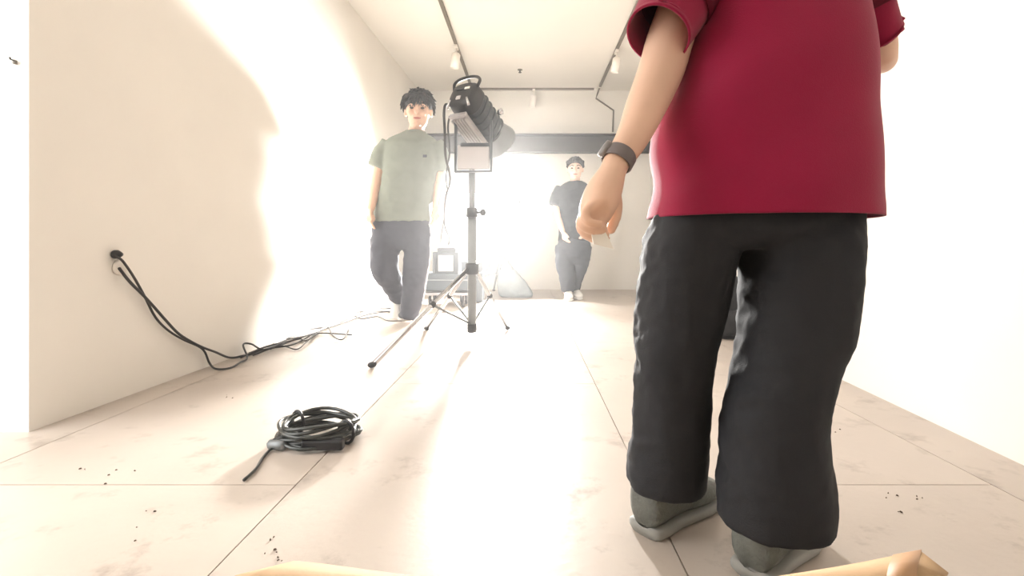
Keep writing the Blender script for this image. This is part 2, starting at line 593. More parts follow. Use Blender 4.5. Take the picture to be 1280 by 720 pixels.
# face parts (looking away from the lens)
for s in (-1, 1):
    MB().ball(hc + Vector((s * .03, .083, .002)), (.011, .008, .007)).build('eye', M['eye'], red_p, True)
    MB().tube([hc + Vector((s * .016, .092, .02)), hc + Vector((s * .03, .092, .026)), hc + Vector((s * .048, .078, .02))], .004, 6, 3).build('eyebrow', M['hair'], red_p, True)
MB().ball(hc + Vector((0, .09, -.072)), (.022, .008, .007)).build('mouth', M['lip'], red_p, True)
h = MB().ball(hc + Vector((0, -.008, .018)), (.084, .098, .086), None, 32, 20)
hm = h.mesh('hair')
for v in hm.vertices:
    l = v.co - hc
    if l.y > .05 and l.z < .045:
        v.co.y = hc.y + .05
    if l.z < -.045:
        v.co.z = hc.z - .045
wrinkle(hm, .006, 60, 60, 25, 3)
link('hair', hm, M['hair'], red_p)

# --- trousers: pelvis and two legs in one skin
tr_ = MB()
tr_.rings(px_loft([(235, 832, 1056, .97, .115), (262, 822, 1064, .97, .122), (285, 816, 1064, .97, .125), (300, 812, 1063, .97, .11), (310, 826, 1050, .97, .09)], 48))
tr_.rings(px_loft([(270, 818, 930, .97, .10), (300, 809, 921, .975, .11), (335, 804, 912, .985, .105), (380, 798, 902, .995, .098), (430, 796, 892, 1.0, .09),
                   (480, 794, 884, 1.01, .085), (530, 792, 882, 1.02, .085), (570, 787, 880, 1.03, .088), (594, 784, 878, 1.035, .088), (602, 785, 877, 1.037, .086)], 40))
tr_.rings(px_loft([(270, 926, 1064, .965, .10), (300, 930, 1064, .955, .112), (335, 932, 1063, .945, .108), (380, 931, 1061, .935, .10), (420, 929, 1055, .925, .095), (445, 926, 1042, .92, .09),
                   (480, 918, 1030, .915, .088), (520, 911, 1022, .91, .088), (560, 905, 1026, .905, .09), (600, 903, 1031, .90, .092), (635, 903, 1031, .897, .09), (650, 904, 1029, .895, .088)], 40))
tr_.ball(P(927, 277, .965), (.055, .10, .056))
tme = fuse(tr_, 0.006, 2)
wrinkle(tme, .0050, 11, 11, 4.5, 1.7)
wrinkle(tme, .0022, 20, 20, 26, 8.2)
vn = [(v.co.copy(), v.normal.copy()) for v in tme.vertices]
for v, (c, n) in zip(tme.vertices, vn):
    w_ = max(0.0, -n.x) ** 1.5
    if w_ > 0.02:
        k = abs(noise.noise(Vector((c.y * 7, c.x * 5 + 2, c.z * 15)))) + .5 * abs(noise.noise(Vector((c.y * 16, c.x * 9, c.z * 30 + c.y * 12))))
        v.co = c + n * ((.22 - k) * .011 * w_)
tme.update()
trousers = link('trousers', tme, M['black_pants'], red_p)
mb = MB()
mb.tube([P(818, 278, .985), P(809, 330, .985), P(802, 400, .995), P(797, 480, 1.01), P(793, 560, 1.025)], .005, 6, 4)
mb.build('side_seam', M['black_pants'], trousers, True)

make_shoe(red_p, FL(806, 668), FL(886, 622), (M['shoe_grey'], M['sole']), h=.088, w=.048)
make_shoe(red_p, FL(940, 724), FL(1004, 664), (M['shoe_grey'], M['sole']), h=.085, w=.048)

# --- shirt: body tube and two open sleeves
rows = [(272, 811, 1075, .97, .150), (255, 813, 1077, .97, .150), (220, 816, 1078, .97, .148), (180, 819, 1079, .97, .146), (140, 829, 1079, .97, .145), (105, 845, 1079, .97, .145),
        (70, 858, 1078, .97, .142), (30, 866, 1075, .97, .138), (-20, 868, 1070, .97, .130), (-65, 874, 1062, .97, .115), (-95, 890, 1042, .97, .095), (-118, 920, 1005, .97, .072), (-130, 934, 990, .975, .058)]
sh = MB()
sh.rings(px_loft(rows, 72, 6, 2.5), cap0=False, cap1=False)
n_torso = len(sh.v)
def sleeve(path, radii, flat):
    sh.tube(path, radii, 36, 8, False, None, flat, (0, 1, 0))
sleeve([P(905, -92, .955), P(880, -60, .95), P(852, -5, .93), P(829, 34, .90), P(823, 44, .89)], [.060, .076, .067, .057, .056], 1.05)
sleeve([P(1030, -92, .965), P(1055, -60, .965), P(1074, -5, .975), P(1092, 38, .988), P(1096, 46, .992)], [.060, .066, .056, .046, .045], 1.1)
sme = sh.mesh('shirt', fix=True)
vn = [(v.co.copy(), v.normal.copy()) for v in sme.vertices]
for v, (c, n) in zip(sme.vertices, vn):
    # drape: diagonal folds running from the left armpit, softer vertical ones to the hem
    u = c.x * 0.55 - c.z * 0.85
    w_ = c.x * 0.85 + c.z * 0.55
    k = noise.noise(Vector((u * 8, w_ * 2.0, c.y * 3 + 4))) * 0.026
    hemf = max(0.0, min(1.0, (1.0 - c.z) / 0.35))
    k += noise.noise(Vector((c.x * 11, c.y * 9, c.z * 2.0 + 9))) * 0.009 * hemf
    left = max(0.0, 1 - abs(c.x - 0.27) / 0.12)
    k += noise.noise(Vector((u * 16, w_ * 5, 2.0))) * 0.012 * left
    v.co = c + n * (k if v.index < n_torso and c.z < 1.12 else k * .3)
sme.update()
shirt = link('shirt', sme, M['red'], red_p, solid=0.004)
def ring_pts(path_end, prev, r, flat, n=36):
    t = (Vector(path_end) - Vector(prev)).normalized()
    ref = Vector((0, 1, 0)); u = (ref - t * ref.dot(t)).normalized(); w = t.cross(u)
    return [Vector(path_end) + (u * math.cos(a) * flat + w * math.sin(a)) * r for a in (2 * PI * k / n for k in range(n + 1))]
# dark band on each sleeve and ribbed collar
bp0, bp1 = P(864, -28, .936), P(842, 12, .917)
MB().tube([bp0, (bp0 + bp1) / 2, bp1], [.0755, .0725, .066], 36, 3, False, None, 1.05, (0, 1, 0)).build('sleeve_band', M['red_dark'], shirt, True, solid=.002)
bp0, bp1 = P(1066, -28, .97), P(1082, 14, .981)
MB().tube([bp0, (bp0 + bp1) / 2, bp1], [.064, .061, .056], 36, 3, False, None, 1.1, (0, 1, 0)).build('sleeve_band', M['red_dark'], shirt, True, solid=.002)
nk = P(962, -131, .975)
MB().tube([nk + Vector((.058 * math.cos(a), .062 * math.sin(a), 0)) for a in (2 * PI * k / 24 for k in range(25))], .009, 8, 1, False).build('collar', M['red_dark'], shirt, True)

# --- watch
wt = thing('wristwatch', P(772, 199, .84), 'x', 'x')
for k_ in ('label', 'category'):
    del wt[k_]
wt.parent = red_p
wt.matrix_parent_inverse = red_p.matrix_basis.inverted()
ax = (P(766, 214, .83) - P(782, 186, .85)).normalized()
mw = axis_z(P(773, 198, .8415), ax)
strap_me = MB().lathe([(.0265, -.012), (.0285, -.009), (.0285, .009), (.0265, .012), (.0245, .012), (.0245, -.012)], 28, mw, False)
bpy.data.objects.remove(wt)
st = strap_me.build('watch', M['strap'], red_p, True)
wdir = Vector((-0.95, -0.30, 0)); wdir = (wdir - ax * wdir.dot(ax)).normalized()
MB().lathe([(.015, -.004), (.016, .0), (.015, .005), (.001, .006)], 24, axis_z(P(773, 198, .8415) + wdir * .028, wdir), False).build('watch_case', M['watch'], st, True)

# --- folded paper held in the hand
pq = MB()
c00, c10, c11, c01 = P(738, 284, .795), P(756, 288, .800), P(768, 312, .800), P(742, 305, .795)
n0 = Vector((0, -.0035, 0))
pq.add([c00, c10, c11, c01, c00 - n0, c10 - n0, c11 - n0 * 2.5, c01 - n0 * 2.5], [(0, 1, 2, 3), (7, 6, 5, 4), (0, 4, 5, 1), (1, 5, 6, 2), (2, 6, 7, 3), (3, 7, 4, 0)])
tag(pq.build('folded_paper', M['paper'], None), 'small folded white paper held in the hand with the watch', 'paper')


# ================================================================== THE TWO PEOPLE FACING THE LENS
def make_face_head(b, c, s, yaw=0.0):
    """Head shapes for a face turned to -y; c = head centre, s = head half-height."""
    R = Matrix.Translation(c) @ Matrix.Rotation(yaw, 4, 'Z')
    def q(x, y, z):
        return R @ Vector((x * s, y * s, z * s))
    b.ball((0, 0, 0), (.66 * s, .80 * s, .78 * s), R @ Matrix.Translation((0, .05 * s, .2 * s)), 18, 12)
    b.ball((0, 0, 0), (.52 * s, .58 * s, .62 * s), R @ Matrix.Translation((0, -.16 * s, -.36 * s)), 16, 10)
    b.tube([q(0, -.72, .12), q(0, -.90, -.20), q(0, -.80, -.28)], [.07 * s, .13 * s, .08 * s], 10, 3)
    for d in (-1, 1):
        b.ball((0, 0, 0), (.07 * s, .16 * s, .24 * s), R @ Matrix.Translation((d * .67 * s, .06 * s, -.03 * s)))
        b.ball((0, 0, 0), (.18 * s, .14 * s, .16 * s), R @ Matrix.Translation((d * .30 * s, -.58 * s, -.20 * s)))
        b.tube([q(d * .1, -.74, .20), q(d * .30, -.74, .24), q(d * .5, -.60, .18)], [.05 * s, .06 * s, .04 * s], 8, 3)
    b.ball((0, 0, 0), (.20 * s, .14 * s, .13 * s), R @ Matrix.Translation((0, -.62 * s, -.80 * s)))
    return R


def face_details(parent, R, s, hair_fringe=0.25, messy=.06, seed=1):
    for d in (-1, 1):
        e = MB().ball((d * .27 * s, -.70 * s, .02 * s), (.105 * s, .06 * s, .055 * s), R, 12, 8).build('eye', M['eye'], parent, True)
        MB().tube([R @ Vector((d * .12 * s, -.78 * s, .20 * s)), R @ Vector((d * .30 * s, -.79 * s, .25 * s)), R @ Vector((d * .48 * s, -.65 * s, .19 * s))], .035 * s, 6, 3).build('eyebrow', M['hair'], parent, True)
    MB().ball((0, -.735 * s, -.50 * s), (.20 * s, .05 * s, .055 * s), R, 12, 8).build('mouth', M['lip'], parent, True)
    hb = MB().ball((0, .06 * s, .28 * s), (.70 * s, .85 * s, .76 * s), R, 40, 26)
    for v in hb.v:
        l = R.inverted() @ v
        t = max(0, min(1, (l.y / s + .75) / .9))
        zmin = (hair_fringe * (1 - t) + (-.15) * t) * s
        if l.z < zmin:
            l.z = zmin
            l.x *= .93
            l.y *= .95
        v.xyz = R @ l
    rn = random.Random(seed)
    for k in range(170):
        a = rn.uniform(0, 2 * PI)
        el = rn.uniform(.05, 1.5)
        p0 = Vector((.62 * math.cos(el) * math.cos(a), .06 + .78 * math.cos(el) * math.sin(a), .30 + .70 * math.sin(el)))
        if p0.y < -.1:
            p0.z = max(p0.z, hair_fringe + .20)
        out = Vector((p0.x, p0.y, p0.z - .25)).normalized()
        swp = Vector((p0.x * 1.2 + rn.uniform(-.5, .5), -.35 if p0.y < .3 else .4, -.55 + rn.uniform(-.2, .3)))
        tn = (swp - out * swp.dot(out)).normalized()
        L = rn.uniform(.28, .50) * (1 + messy)
        p1 = p0 + tn * L * .5 + out * (.08 + .20 * messy * rn.random())
        p2 = p0 + tn * L + out * (.02 + .35 * messy * rn.random())
        if p2.y < -.3:
            p2.z = max(p2.z, hair_fringe - .14)
        hb.tube([R @ (p0 * s), R @ (p1 * s), R @ (p2 * s)], [.085 * s, .080 * s, .012 * s], 6, 3)
    for k in range(46):
        x = -.56 + 1.12 * (k + rn.random()) / 46
        y0 = .06 - .80 * math.sqrt(max(0.05, 1 - (x / .70) ** 2))
        zt_h = hair_fringe + .34 - .25 * x * x
        le = rn.uniform(.6, 1.25) * (.42 + .9 * max(messy, -.1))
        p0 = Vector((x * .9, y0 + .16, zt_h))
        p1 = Vector((x * 1.0 + rn.uniform(-.05, .08), y0 - .04 - .06 * rn.random(), zt_h - le * .45))
        p2 = Vector((x * 1.05 + rn.uniform(-.12, .18), y0 - .02, zt_h - le))
        hb.tube([R @ (p0 * s), R @ (p1 * s), R @ (p2 * s)], [.08 * s, .065 * s, .010 * s], 6, 3)
    hm_ = hb.mesh('hair')
    link('hair', hm_, M['hair'], parent)


def hand(b, wrist, direction, out, s=1.0, curl=.35, flip=1):
    """Relaxed hand: wrist point, direction of fingers, out = palm-width axis (towards thumb)."""
    d = Vector(direction).normalized()
    o = Vector(out); o = (o - d * o.dot(d)).normalized()
    n = d.cross(o) * flip
    w = Vector(wrist)
    b.limb([w, w + d * .045 * s, w + d * .085 * s], [.026 * s, .034 * s, .036 * s], 12, 3, .6, n)
    for k in range(4):
        base = w + d * .09 * s + o * (.028 - k * .0185) * s
        L = (.068, .076, .070, .055)[k] * s
        b.limb([base, base + d * L * .45 + n * L * curl * .25, base + d * L * .8 + n * L * curl * .8, base + d * L * .95 + n * L * curl * 1.25], [.0105 * s, .0095 * s, .009 * s, .008 * s], 8, 3)
    b.limb([w + d * .03 * s + o * .02 * s, w + d * .065 * s + o * .048 * s, w + d * .10 * s + o * .052 * s + n * .012 * s], [.014 * s, .0115 * s, .0095 * s], 8, 3)


# ---- person in sage-grey tee
DG = 3.86
g = thing('person', (FL(512, 402).x, DG, 0), 'person in sage-grey T-shirt and slate trousers walking toward the lens along the left wall', 'person')
b = MB()
gh = P(523, 140, DG - .02)
R_g = make_face_head(b, gh, .148, 0.12)
b.limb([P(521, 160, DG), P(518, 176, DG)], [.062, .066], 12, 1)
b.limb([P(516, 190, DG), P(512, 214, DG), P(508, 245, DG), P(504, 280, DG)], [.08, .14, .13, .13], 16, 4, .75, (0, 1, 0))
b.limb([P(490, 185, DG), P(539, 184, DG)], [.05, .05], 12, 1)
b.limb([P(484, 188, DG), P(474, 212, DG - .02), P(469, 236, DG - .05), P(464, 260, DG - .12)], [.058, .048, .042, .029], 12, 4)
hand(b, P(464, 259, DG - .12), Vector((-.02, -.12, -1)), Vector((.3, -1, 0)), 1.0, .35, -1)
b.limb([P(543, 188, DG), P(549, 212, DG + .03), P(547, 238, DG + .05), P(545, 258, DG)], [.058, .048, .042, .029], 12, 4)
hand(b, P(545, 257, DG), Vector((0, -.15, -1)), Vector((-.3, -1, 0)), .95)
kneeR, ankR = P(479, 336, DG - .10), P(499, 370, DG + .22)
b.limb([P(488, 288, DG), kneeR, ankR], [.085, .062, .04], 12, 5)
b.limb([P(520, 288, DG), P(518, 340, DG - .04), P(512, 393, DG)], [.085, .062, .042], 12, 5)
link('body', fuse(b, .006, 3), M['skin'], g)
face_details(g, R_g, .148, .46, .22, 4)
sb = MB()
sb.rings(px_loft([(277, 467, 538, DG, .145), (262, 470, 538, DG, .15), (240, 476, 541, DG, .15), (215, 480, 546, DG, .155), (195, 481, 548, DG, .15), (182, 480, 548, DG, .13), (174, 488, 543, DG, .105), (168, 502, 534, DG, .085), (165, 508, 530, DG, .075)], 36))
sb.tube([P(489, 181, DG), P(479, 195, DG), P(472, 210, DG - .01)], [.085, .083, .075], 16, 4)
sb.tube([P(541, 181, DG), P(548, 196, DG + .01), P(549, 214, DG + .02)], [.085, .08, .07], 16, 4)
sm_ = wrinkle(fuse(sb, .011, 3), .010, 7, 7, 9, 2.2)
gs = link('shirt', sm_, M['grey_tee'], g)
MB().box(P(531, 195, DG - .158), (.03, .006, .02)).build('chest_logo', M['navy_pants'], gs, bevel=.003)
MB().tube([P(519, 166, DG) + Vector((.075 * math.cos(a), .08 * math.sin(a), .0)) for a in (2 * PI * k / 20 for k in range(21))], .010, 8, 1, False).build('collar', M['grey_tee'], gs, True)
pb = MB()
pb.rings(px_loft([(268, 470, 537, DG, .13), (285, 466, 538, DG, .14), (300, 465, 538, DG, .14), (312, 468, 536, DG, .12)], 32))
pb.tube([P(486, 288, DG), P(481, 312, DG - .06), P(481, 336, DG - .10), P(491, 355, DG + .05), P(499, 372, DG + .2)], [.125, .112, .098, .082, .07], 18, 5)
pb.tube([P(521, 288, DG), P(521, 315, DG - .03), P(519, 345, DG - .04), P(516, 370, DG - .03), P(512, 396, DG)], [.115, .10, .092, .082, .072], 18, 5)
tg = link('trousers', wrinkle(fuse(pb, .011, 3), .012, 7, 7, 9, 6.1), M['navy_pants'], g)
MB().tube([P(536, 280, DG - .03), P(537, 310, DG - .03), P(533, 345, DG - .05), P(528, 375, DG - .04)], [.012, .012, .012, .012], 8, 5).build('side_stripe', M['stripe'], tg, True)
fh = FL(513, 397)
make_shoe(g, fh + Vector((0, .08, 0)), fh + Vector((-.02, -.18, 0)), (M['shoe_dark'], M['shoe_white']), .08, .048)
ah = P(499, 378, DG + .27)
make_shoe(g, ah + Vector((.0, .05, .10)), ah + Vector((-.01, -.07, -.12)), (M['shoe_white'], M['shoe_white']), .08, .046, z0=ah.z + .02)

# ---- person in black tee near the back wall
DB = 5.5
p3 = thing('person', (P(713, 370, DB).x, DB, 0), 'person in black T-shirt and dark loose trousers standing near the back wall', 'person')
b = MB()
bh = P(719, 212, DB - .02)
R_b = make_face_head(b, bh, .128, -.10)
b.limb([P(719, 224, DB), P(718, 233, DB)], [.055, .06], 12, 1)
b.limb([P(718, 244, DB), P(716, 264, DB), P(716, 290, DB)], [.08, .115, .115], 16, 4, .75, (0, 1, 0))
b.limb([P(704, 239, DB), P(732, 238, DB)], [.045, .045], 12, 1)
b.limb([P(702, 240, DB), P(696, 256, DB), P(698, 272, DB - .05), P(703, 288, DB - .12)], [.052, .046, .04, .028], 12, 4)
hand(b, P(703, 288, DB - .12), Vector((.35, -.1, -1)), Vector((.6, -1, 0)), .95, .35, -1)
b.limb([P(734, 240, DB), P(745, 254, DB + .03), P(744, 270, DB - .06), P(735, 284, DB - .14)], [.052, .046, .04, .028], 12, 4)
hand(b, P(735, 284, DB - .14), Vector((-.5, -.2, -1)), Vector((-.5, -1, 0)), .95)
b.limb([P(708, 300, DB), P(709, 335, DB - .08), P(709, 366, DB - .06)], [.08, .06, .04], 12, 5)
b.limb([P(725, 300, DB), P(720, 335, DB + .02), P(717, 364, DB + .10)], [.08, .06, .04], 12, 5)
link('body', fuse(b, .0065, 3), M['skin_pale'], p3)
face_details(p3, R_b, .128, .50, -.25, 9)
sb = MB()
sb.rings(px_loft([(302, 698, 737, DB, .13), (285, 699, 735, DB, .135), (262, 699, 734, DB, .135), (245, 698, 737, DB, .13), (236, 698, 738, DB, .11), (230, 705, 733, DB, .085), (227, 711, 727, DB, .07)], 32))
sb.tube([P(703, 236, DB), P(697, 246, DB), P(694, 257, DB)], [.078, .075, .068], 14, 4)
sb.tube([P(733, 235, DB), P(741, 246, DB + .02), P(744, 254, DB + .03)], [.078, .075, .068], 14, 4)
s3 = link('shirt', wrinkle(fuse(sb, .011, 3), .010, 7, 7, 9, 3.3), M['black_tee'], p3)
MB().tube([P(719, 228, DB) + Vector((.068 * math.cos(a), .072 * math.sin(a), .0)) for a in (2 * PI * k / 20 for k in range(21))], .009, 8, 1, False).build('collar', M['black_tee'], s3, True)
pb = MB()
pb.rings(px_loft([(294, 700, 736, DB, .125), (308, 697, 738, DB, .14), (320, 697, 737, DB, .14), (330, 700, 733, DB, .11)], 32))
pb.tube([P(707, 308, DB), P(706, 328, DB - .05), P(709, 348, DB - .08), P(710, 364, DB - .06)], [.115, .10, .085, .066], 16, 5)
pb.tube([P(727, 308, DB), P(725, 328, DB), P(720, 346, DB + .04), P(717, 362, DB + .10)], [.115, .098, .08, .066], 16, 5)
link('trousers', wrinkle(fuse(pb, .011, 3), .012, 7, 7, 9, 5.5), M['dark_pants'], p3)
make_shoe(p3, Vector((P(710, 360, DB).x, DB, 0)), Vector((P(709, 360, DB).x, DB - .24, 0)), (M['shoe_white'], M['shoe_white']), .085, .046)
make_shoe(p3, Vector((P(717, 360, DB).x + .02, DB + .16, 0)), Vector((P(717, 360, DB).x + .06, DB - .08, 0)), (M['shoe_white'], M['shoe_white']), .085, .046)


# ================================================================== FRONT LAMP ON ITS STAND
DS = 3.0
cx = P(590, 300, DS).x
stand = thing('light_stand', (cx, DS, 0), 'tall grey light stand with one long leg beneath the black lamp head', 'stand')
hub_z = P(590, 336, DS).z
col_top = P(590, 214, DS).z
MB().tube([(cx, DS, .10), (cx, DS, hub_z + .35)], .026, 16).build('column', M['grey_metal'], stand, True)
MB().tube([(cx, DS, hub_z + .3), (cx, DS, P(0, 216, DS).z - .002)], .020, 16).build('riser', M['grey_metal'], stand, True)
MB().lathe([(.03, -.035), (.04, -.03), (.04, .03), (.03, .035)], 18, Matrix.Translation((cx, DS, hub_z))).build('hub', M['black'], stand, True)
MB().lathe([(.027, -.03), (.034, -.026), (.034, .026), (.027, .03)], 18, Matrix.Translation((cx, DS, hub_z + .34))).build('collar', M['black'], stand, True)
MB().lathe([(.008, 0), (.008, .03), (.02, .032), (.022, .05), (.012, .056)], 12, axis_z((cx + .03, DS - .01, hub_z + .34), (1, -.3, 0))).build('clamp_knob', M['black'], stand, True)
MB().lathe([(.024, 0), (.03, .004), (.03, .05), (.02, .055)], 16, Matrix.Translation((cx, DS, .07))).build('column_foot', M['black'], stand, True)
foot0 = FL(465, 457, .012)
r0 = Vector((foot0.x - cx, foot0.y - DS, 0))
ang0 = math.atan2(r0.y, r0.x)
L0 = r0.length
hub = Vector((cx, DS, hub_z))
for k, (a, L) in enumerate(((ang0, L0), (math.radians(68), .52), (math.radians(128), .60))):
    dv = Vector((math.cos(a), math.sin(a), 0))
    ft = Vector((cx, DS, .012)) + dv * L
    top = hub + dv * .035
    lg = MB().tube([top, ft], .013, 12).build('leg', M['chrome'], stand, True)
    MB().ball(ft + Vector((0, 0, .004)), (.022, .022, .015)).build('rubber_foot', M['black'], lg, True)
    mid = top.lerp(ft, .42)
    MB().tube([mid, Vector((cx, DS, .13)) + dv * .028], .007, 8).build('brace', M['grey_metal'], lg, True)
    MB().ball(mid, .02).build('hinge', M['black'], lg, True)

# lamp head, tilted down and away
lamp = thing('studio_lamp', (cx, DS, col_top), 'black studio lamp head with top handle and silver finned underside on the tall stand', 'lamp')
rearc = P(580, 120, DS - .03)
frontc = P(619, 176, DS + .27)
ml = frame(rearc, frontc - rearc)
HL = (frontc - rearc).length
def sq(y, a, bz, n=28, e=3.2, dz=0.0):
    return [Vector((a * math.copysign(abs(math.cos(t)) ** (2 / e), math.cos(t)), y, dz + bz * math.copysign(abs(math.sin(t)) ** (2 / e), math.sin(t)))) for t in (2 * PI * k / n for k in range(n))]
MB().rings([sq(-.035, .05, .05), sq(-.03, .075, .075), sq(-.01, .092, .095), sq(.06, .096, .10), sq(.07, .096, .10)], mtx=ml).build('rear_cap', M['black'], lamp, True, bevel=.004)
MB().rings([sq(.068, .088, .092), sq(.12, .09, .096), sq(HL * .72, .094, .10), sq(HL * .78, .085, .09)], mtx=ml).build('housing', M['housing'], lamp, False, bevel=.004)
# ribs round the housing
for k in range(5):
    y = .10 + k * .05
    MB().rings([sq(y, .099, .106), sq(y + .012, .099, .106)], mtx=ml).build('rib', M['housing'], lamp, False)
# finned silver underside facing down
mb = MB()
mb.box((-.012, HL * .40, -.125), (.115, HL * .62, .02), ml)
fin = mb.build('heat_sink', M['silver'], lamp, bevel=.003)
for k in range(6):
    MB().box((-.062 + k * .020, HL * .40, -.144), (.006, HL * .58, .022), ml).build('fin', M['pale_panel'], fin)
MB().box((-.012, HL * .40 - HL * .33, -.13), (.12, .02, .03), ml).build('end_plate', M['silver'], fin, bevel=.003)
MB().box((-.012, HL * .40 + HL * .33, -.13), (.12, .02, .03), ml).build('end_plate', M['silver'], fin, bevel=.003)
# handle on the rear/top
hpts = [(-.085, -.01, .05), (-.094, -.02, .095), (-.062, -.025, .122), (0, -.025, .132), (.062, -.025, .122), (.094, -.02, .095), (.085, -.01, .05)]
MB().tube(hpts, .0095, 10, 6, True, ml).build('handle', M['black'], lamp, True)
MB().box((-.012, -.037, .022), (.05, .006, .014), ml).build('name_plate', M['housing'], lamp)
MB().box((.038, -.034, .022), (.034, .010, .016), ml).build('label_sticker', M['paper'], lamp)
for s in (-1, 1):
    MB().tube([ml @ Vector((s * .06, -.032, -.055)), ml @ Vector((s * .078, -.01, -.10))], .008, 8).build('latch', M['chrome'], lamp, True)
MB().box((.0, -.036, -.05), (.03, .008, .026), ml).build('power_switch', M['pale_panel'], lamp, bevel=.002)
# reflector bowl at the front
mr_ = ml @ Matrix.Translation((0, HL * .74, 0)) @ Matrix.Rotation(-PI / 2, 4, 'X')
MB().lathe([(.085, 0), (.095, .02), (.135, .12), (.140, .12), (.140, .112), (.101, .014), (.09, -.01)], 32, mr_, False).build('reflector', M['grey_metal'], lamp, True)
MB().lathe([(.10, .05), (.001, .051)], 28, mr_, False).build('lens', M['front'], lamp)
MB().lathe([(.012, 0), (.02, .01), (.02, .03), (.01, .034)], 12, axis_z(ml @ Vector((.10, HL * .55, .06)), ml.to_3x3() @ Vector((1, 0, .3)))).build('tilt_knob', M['chrome'], lamp, True)
# yoke
yz0, yz1 = P(0, 216, DS).z, P(0, 178, DS).z
yx0, yx1 = P(570, 0, DS).x, P(614, 0, DS).x
yk = MB()
yk.box((yx0, DS, (yz0 + P(0, 150, DS).z) / 2), (.014, .05, P(0, 150, DS).z - yz0))
yk.box((yx1, DS, (yz0 + P(0, 150, DS).z) / 2), (.014, .05, P(0, 150, DS).z - yz0))
yk.box(((yx0 + yx1) / 2, DS, yz0 + .006), (yx1 - yx0, .05, .012))
yo = yk.build('yoke', M['housing'], lamp, bevel=.002)
MB().box(((yx0 + yx1) / 2, DS - .005, (yz0 + yz1) / 2 + .0), (yx1 - yx0 - .022, .03, yz1 - yz0 - .04)).build('power_unit', M['pale_panel'], lamp, bevel=.004)
MB().box(((yx0 + yx1) / 2 + .01, DS - .005, yz1 - .018), (yx1 - yx0 - .04, .04, .022)).build('cross_bar', M['housing'], lamp, bevel=.003)
MB().tube([(cx, DS, yz0 + .001), (cx, DS, yz0 + .028)], .016, 12).build('spigot', M['chrome'], lamp, True)
# cable from the head down to the ballast
hcab = [ml @ Vector((-.112, .03, -.03)), P(557, 131, DS - .02), P(555, 142, DS), P(556, 165, DS + .02), P(557, 195, DS + .1), P(563, 225, DS + .3), P(557, 250, DS + .6), P(556, 280, DS + 1.2), P(562, 297, DS + 1.55), P(561, 306, 4.66)]
tag(MB().tube(hcab, .0085, 8, 6).build('lamp_cable', M['rubber'], None, True), 'black cable hanging from the lamp head down to the ballast', 'cable')
hcab2 = [P(562, 145, DS + .03), P(560, 160, DS + .06), P(562, 190, DS + .15), P(558, 220, DS + .36), P(560, 245, DS + .72), P(555, 275, DS + 1.32), P(552, 293, DS + 1.62), P(551, 303, 4.70)]
tag(MB().tube(hcab2, .006, 8, 6).build('lamp_cable', M['rubber'], None, True), 'thinner second cable twisting down beside the lamp cable', 'cable')

# ================================================================== BACK LAMP FACING THE ROOM
DL = 5.9
lx = P(626, 0, DL).x
bst = thing('light_stand', (lx, DL, 0), 'black tripod stand carrying the lit lamp near the back wall', 'stand')
apz = P(0, 318, DL).z
lamp_z = P(0, 252, DL).z
MB().tube([(lx, DL, .25), (lx, DL, lamp_z - .277)], .016, 12).build('column', M['grey_metal'], bst, True)
MB().lathe([(.02, -.03), (.03, -.025), (.03, .025), (.02, .03)], 14, Matrix.Translation((lx, DL, apz))).build('hub', M['black'], bst, True)
MB().lathe([(.018, -.03), (.024, -.025), (.024, .025), (.018, .03)], 14, Matrix.Translation((lx, DL, .27))).build('spreader_hub', M['black'], bst, True)
for fx, fy in ((-.40, -.22), (.33, .38), (.10, -.50)):
    if fx == .10:
        fx, fy = -.12, .52
    dv = Vector((fx, fy, 0)).normalized()
    ft = Vector((lx + fx, DL + fy, .012))
    tp = Vector((lx, DL, apz)) + dv * .03
    lg = MB().tube([tp, ft], .012, 10).build('leg', M['grey_metal'], bst, True)
    MB().ball(ft, (.02, .02, .012)).build('rubber_foot', M['black'], lg, True)
    MB().tube([tp.lerp(ft, .55), Vector((lx, DL, .27)) + dv * .02], .006, 8).build('brace', M['grey_metal'], lg, True)
bl = thing('studio_lamp', (lx, DL, lamp_z - .276), 'blazing round studio lamp on tripod beside the back wall', 'lamp')
aim = Vector((-0.05, -1, -0.34))
mk = axis_z((lx, DL, lamp_z), aim)
MB().lathe([(.03, -.26), (.08, -.255), (.095, -.22), (.10, -.05), (.095, -.02)], 28, mk).build('housing', M['housing'], bl, True)
MB().lathe([(.095, -.03), (.175, .0), (.215, .20), (.221, .20), (.221, .192), (.183, -.006), (.10, -.035)], 36, mk, False).build('reflector', M['grey_metal'], bl, True)
MB().lathe([(.170, .010), (.001, .011)], 36, mk, False).build('lens', M['key'], bl)
# added barn doors: the right one folded in, keeping light off the wall
zl = mk.to_3x3().col[2]
xr_v = Vector((1, 0, 0)); xr_v = (xr_v - zl * xr_v.dot(zl)).normalized()
yu_v = zl.cross(xr_v)
oc = mk.translation
for out_v, tan_v, spread in ((xr_v, yu_v, -.07), (-xr_v, yu_v, .16), (yu_v, xr_v, .16), (-yu_v, xr_v, .16)):
    h0 = oc + zl * .202 + out_v * .216
    h1 = oc + zl * .44 + out_v * (.216 + spread)
    w0, w1 = tan_v * .15, tan_v * .20
    tk = out_v * .004
    MB().add([h0 - w0, h0 + w0, h1 + w1, h1 - w1, h0 - w0 + tk, h0 + w0 + tk, h1 + w1 + tk, h1 - w1 + tk],
             [(0, 1, 2, 3), (7, 6, 5, 4), (0, 4, 5, 1), (1, 5, 6, 2), (2, 6, 7, 3), (3, 7, 4, 0)]).build('added_barn_door', M['black'], bl)
ym = MB()
for s in (-1, 1):
    ym.box((lx + s * .235, DL, lamp_z - .12), (.012, .04, .31))
ym.box((lx, DL, lamp_z - .27), (.482, .04, .012))
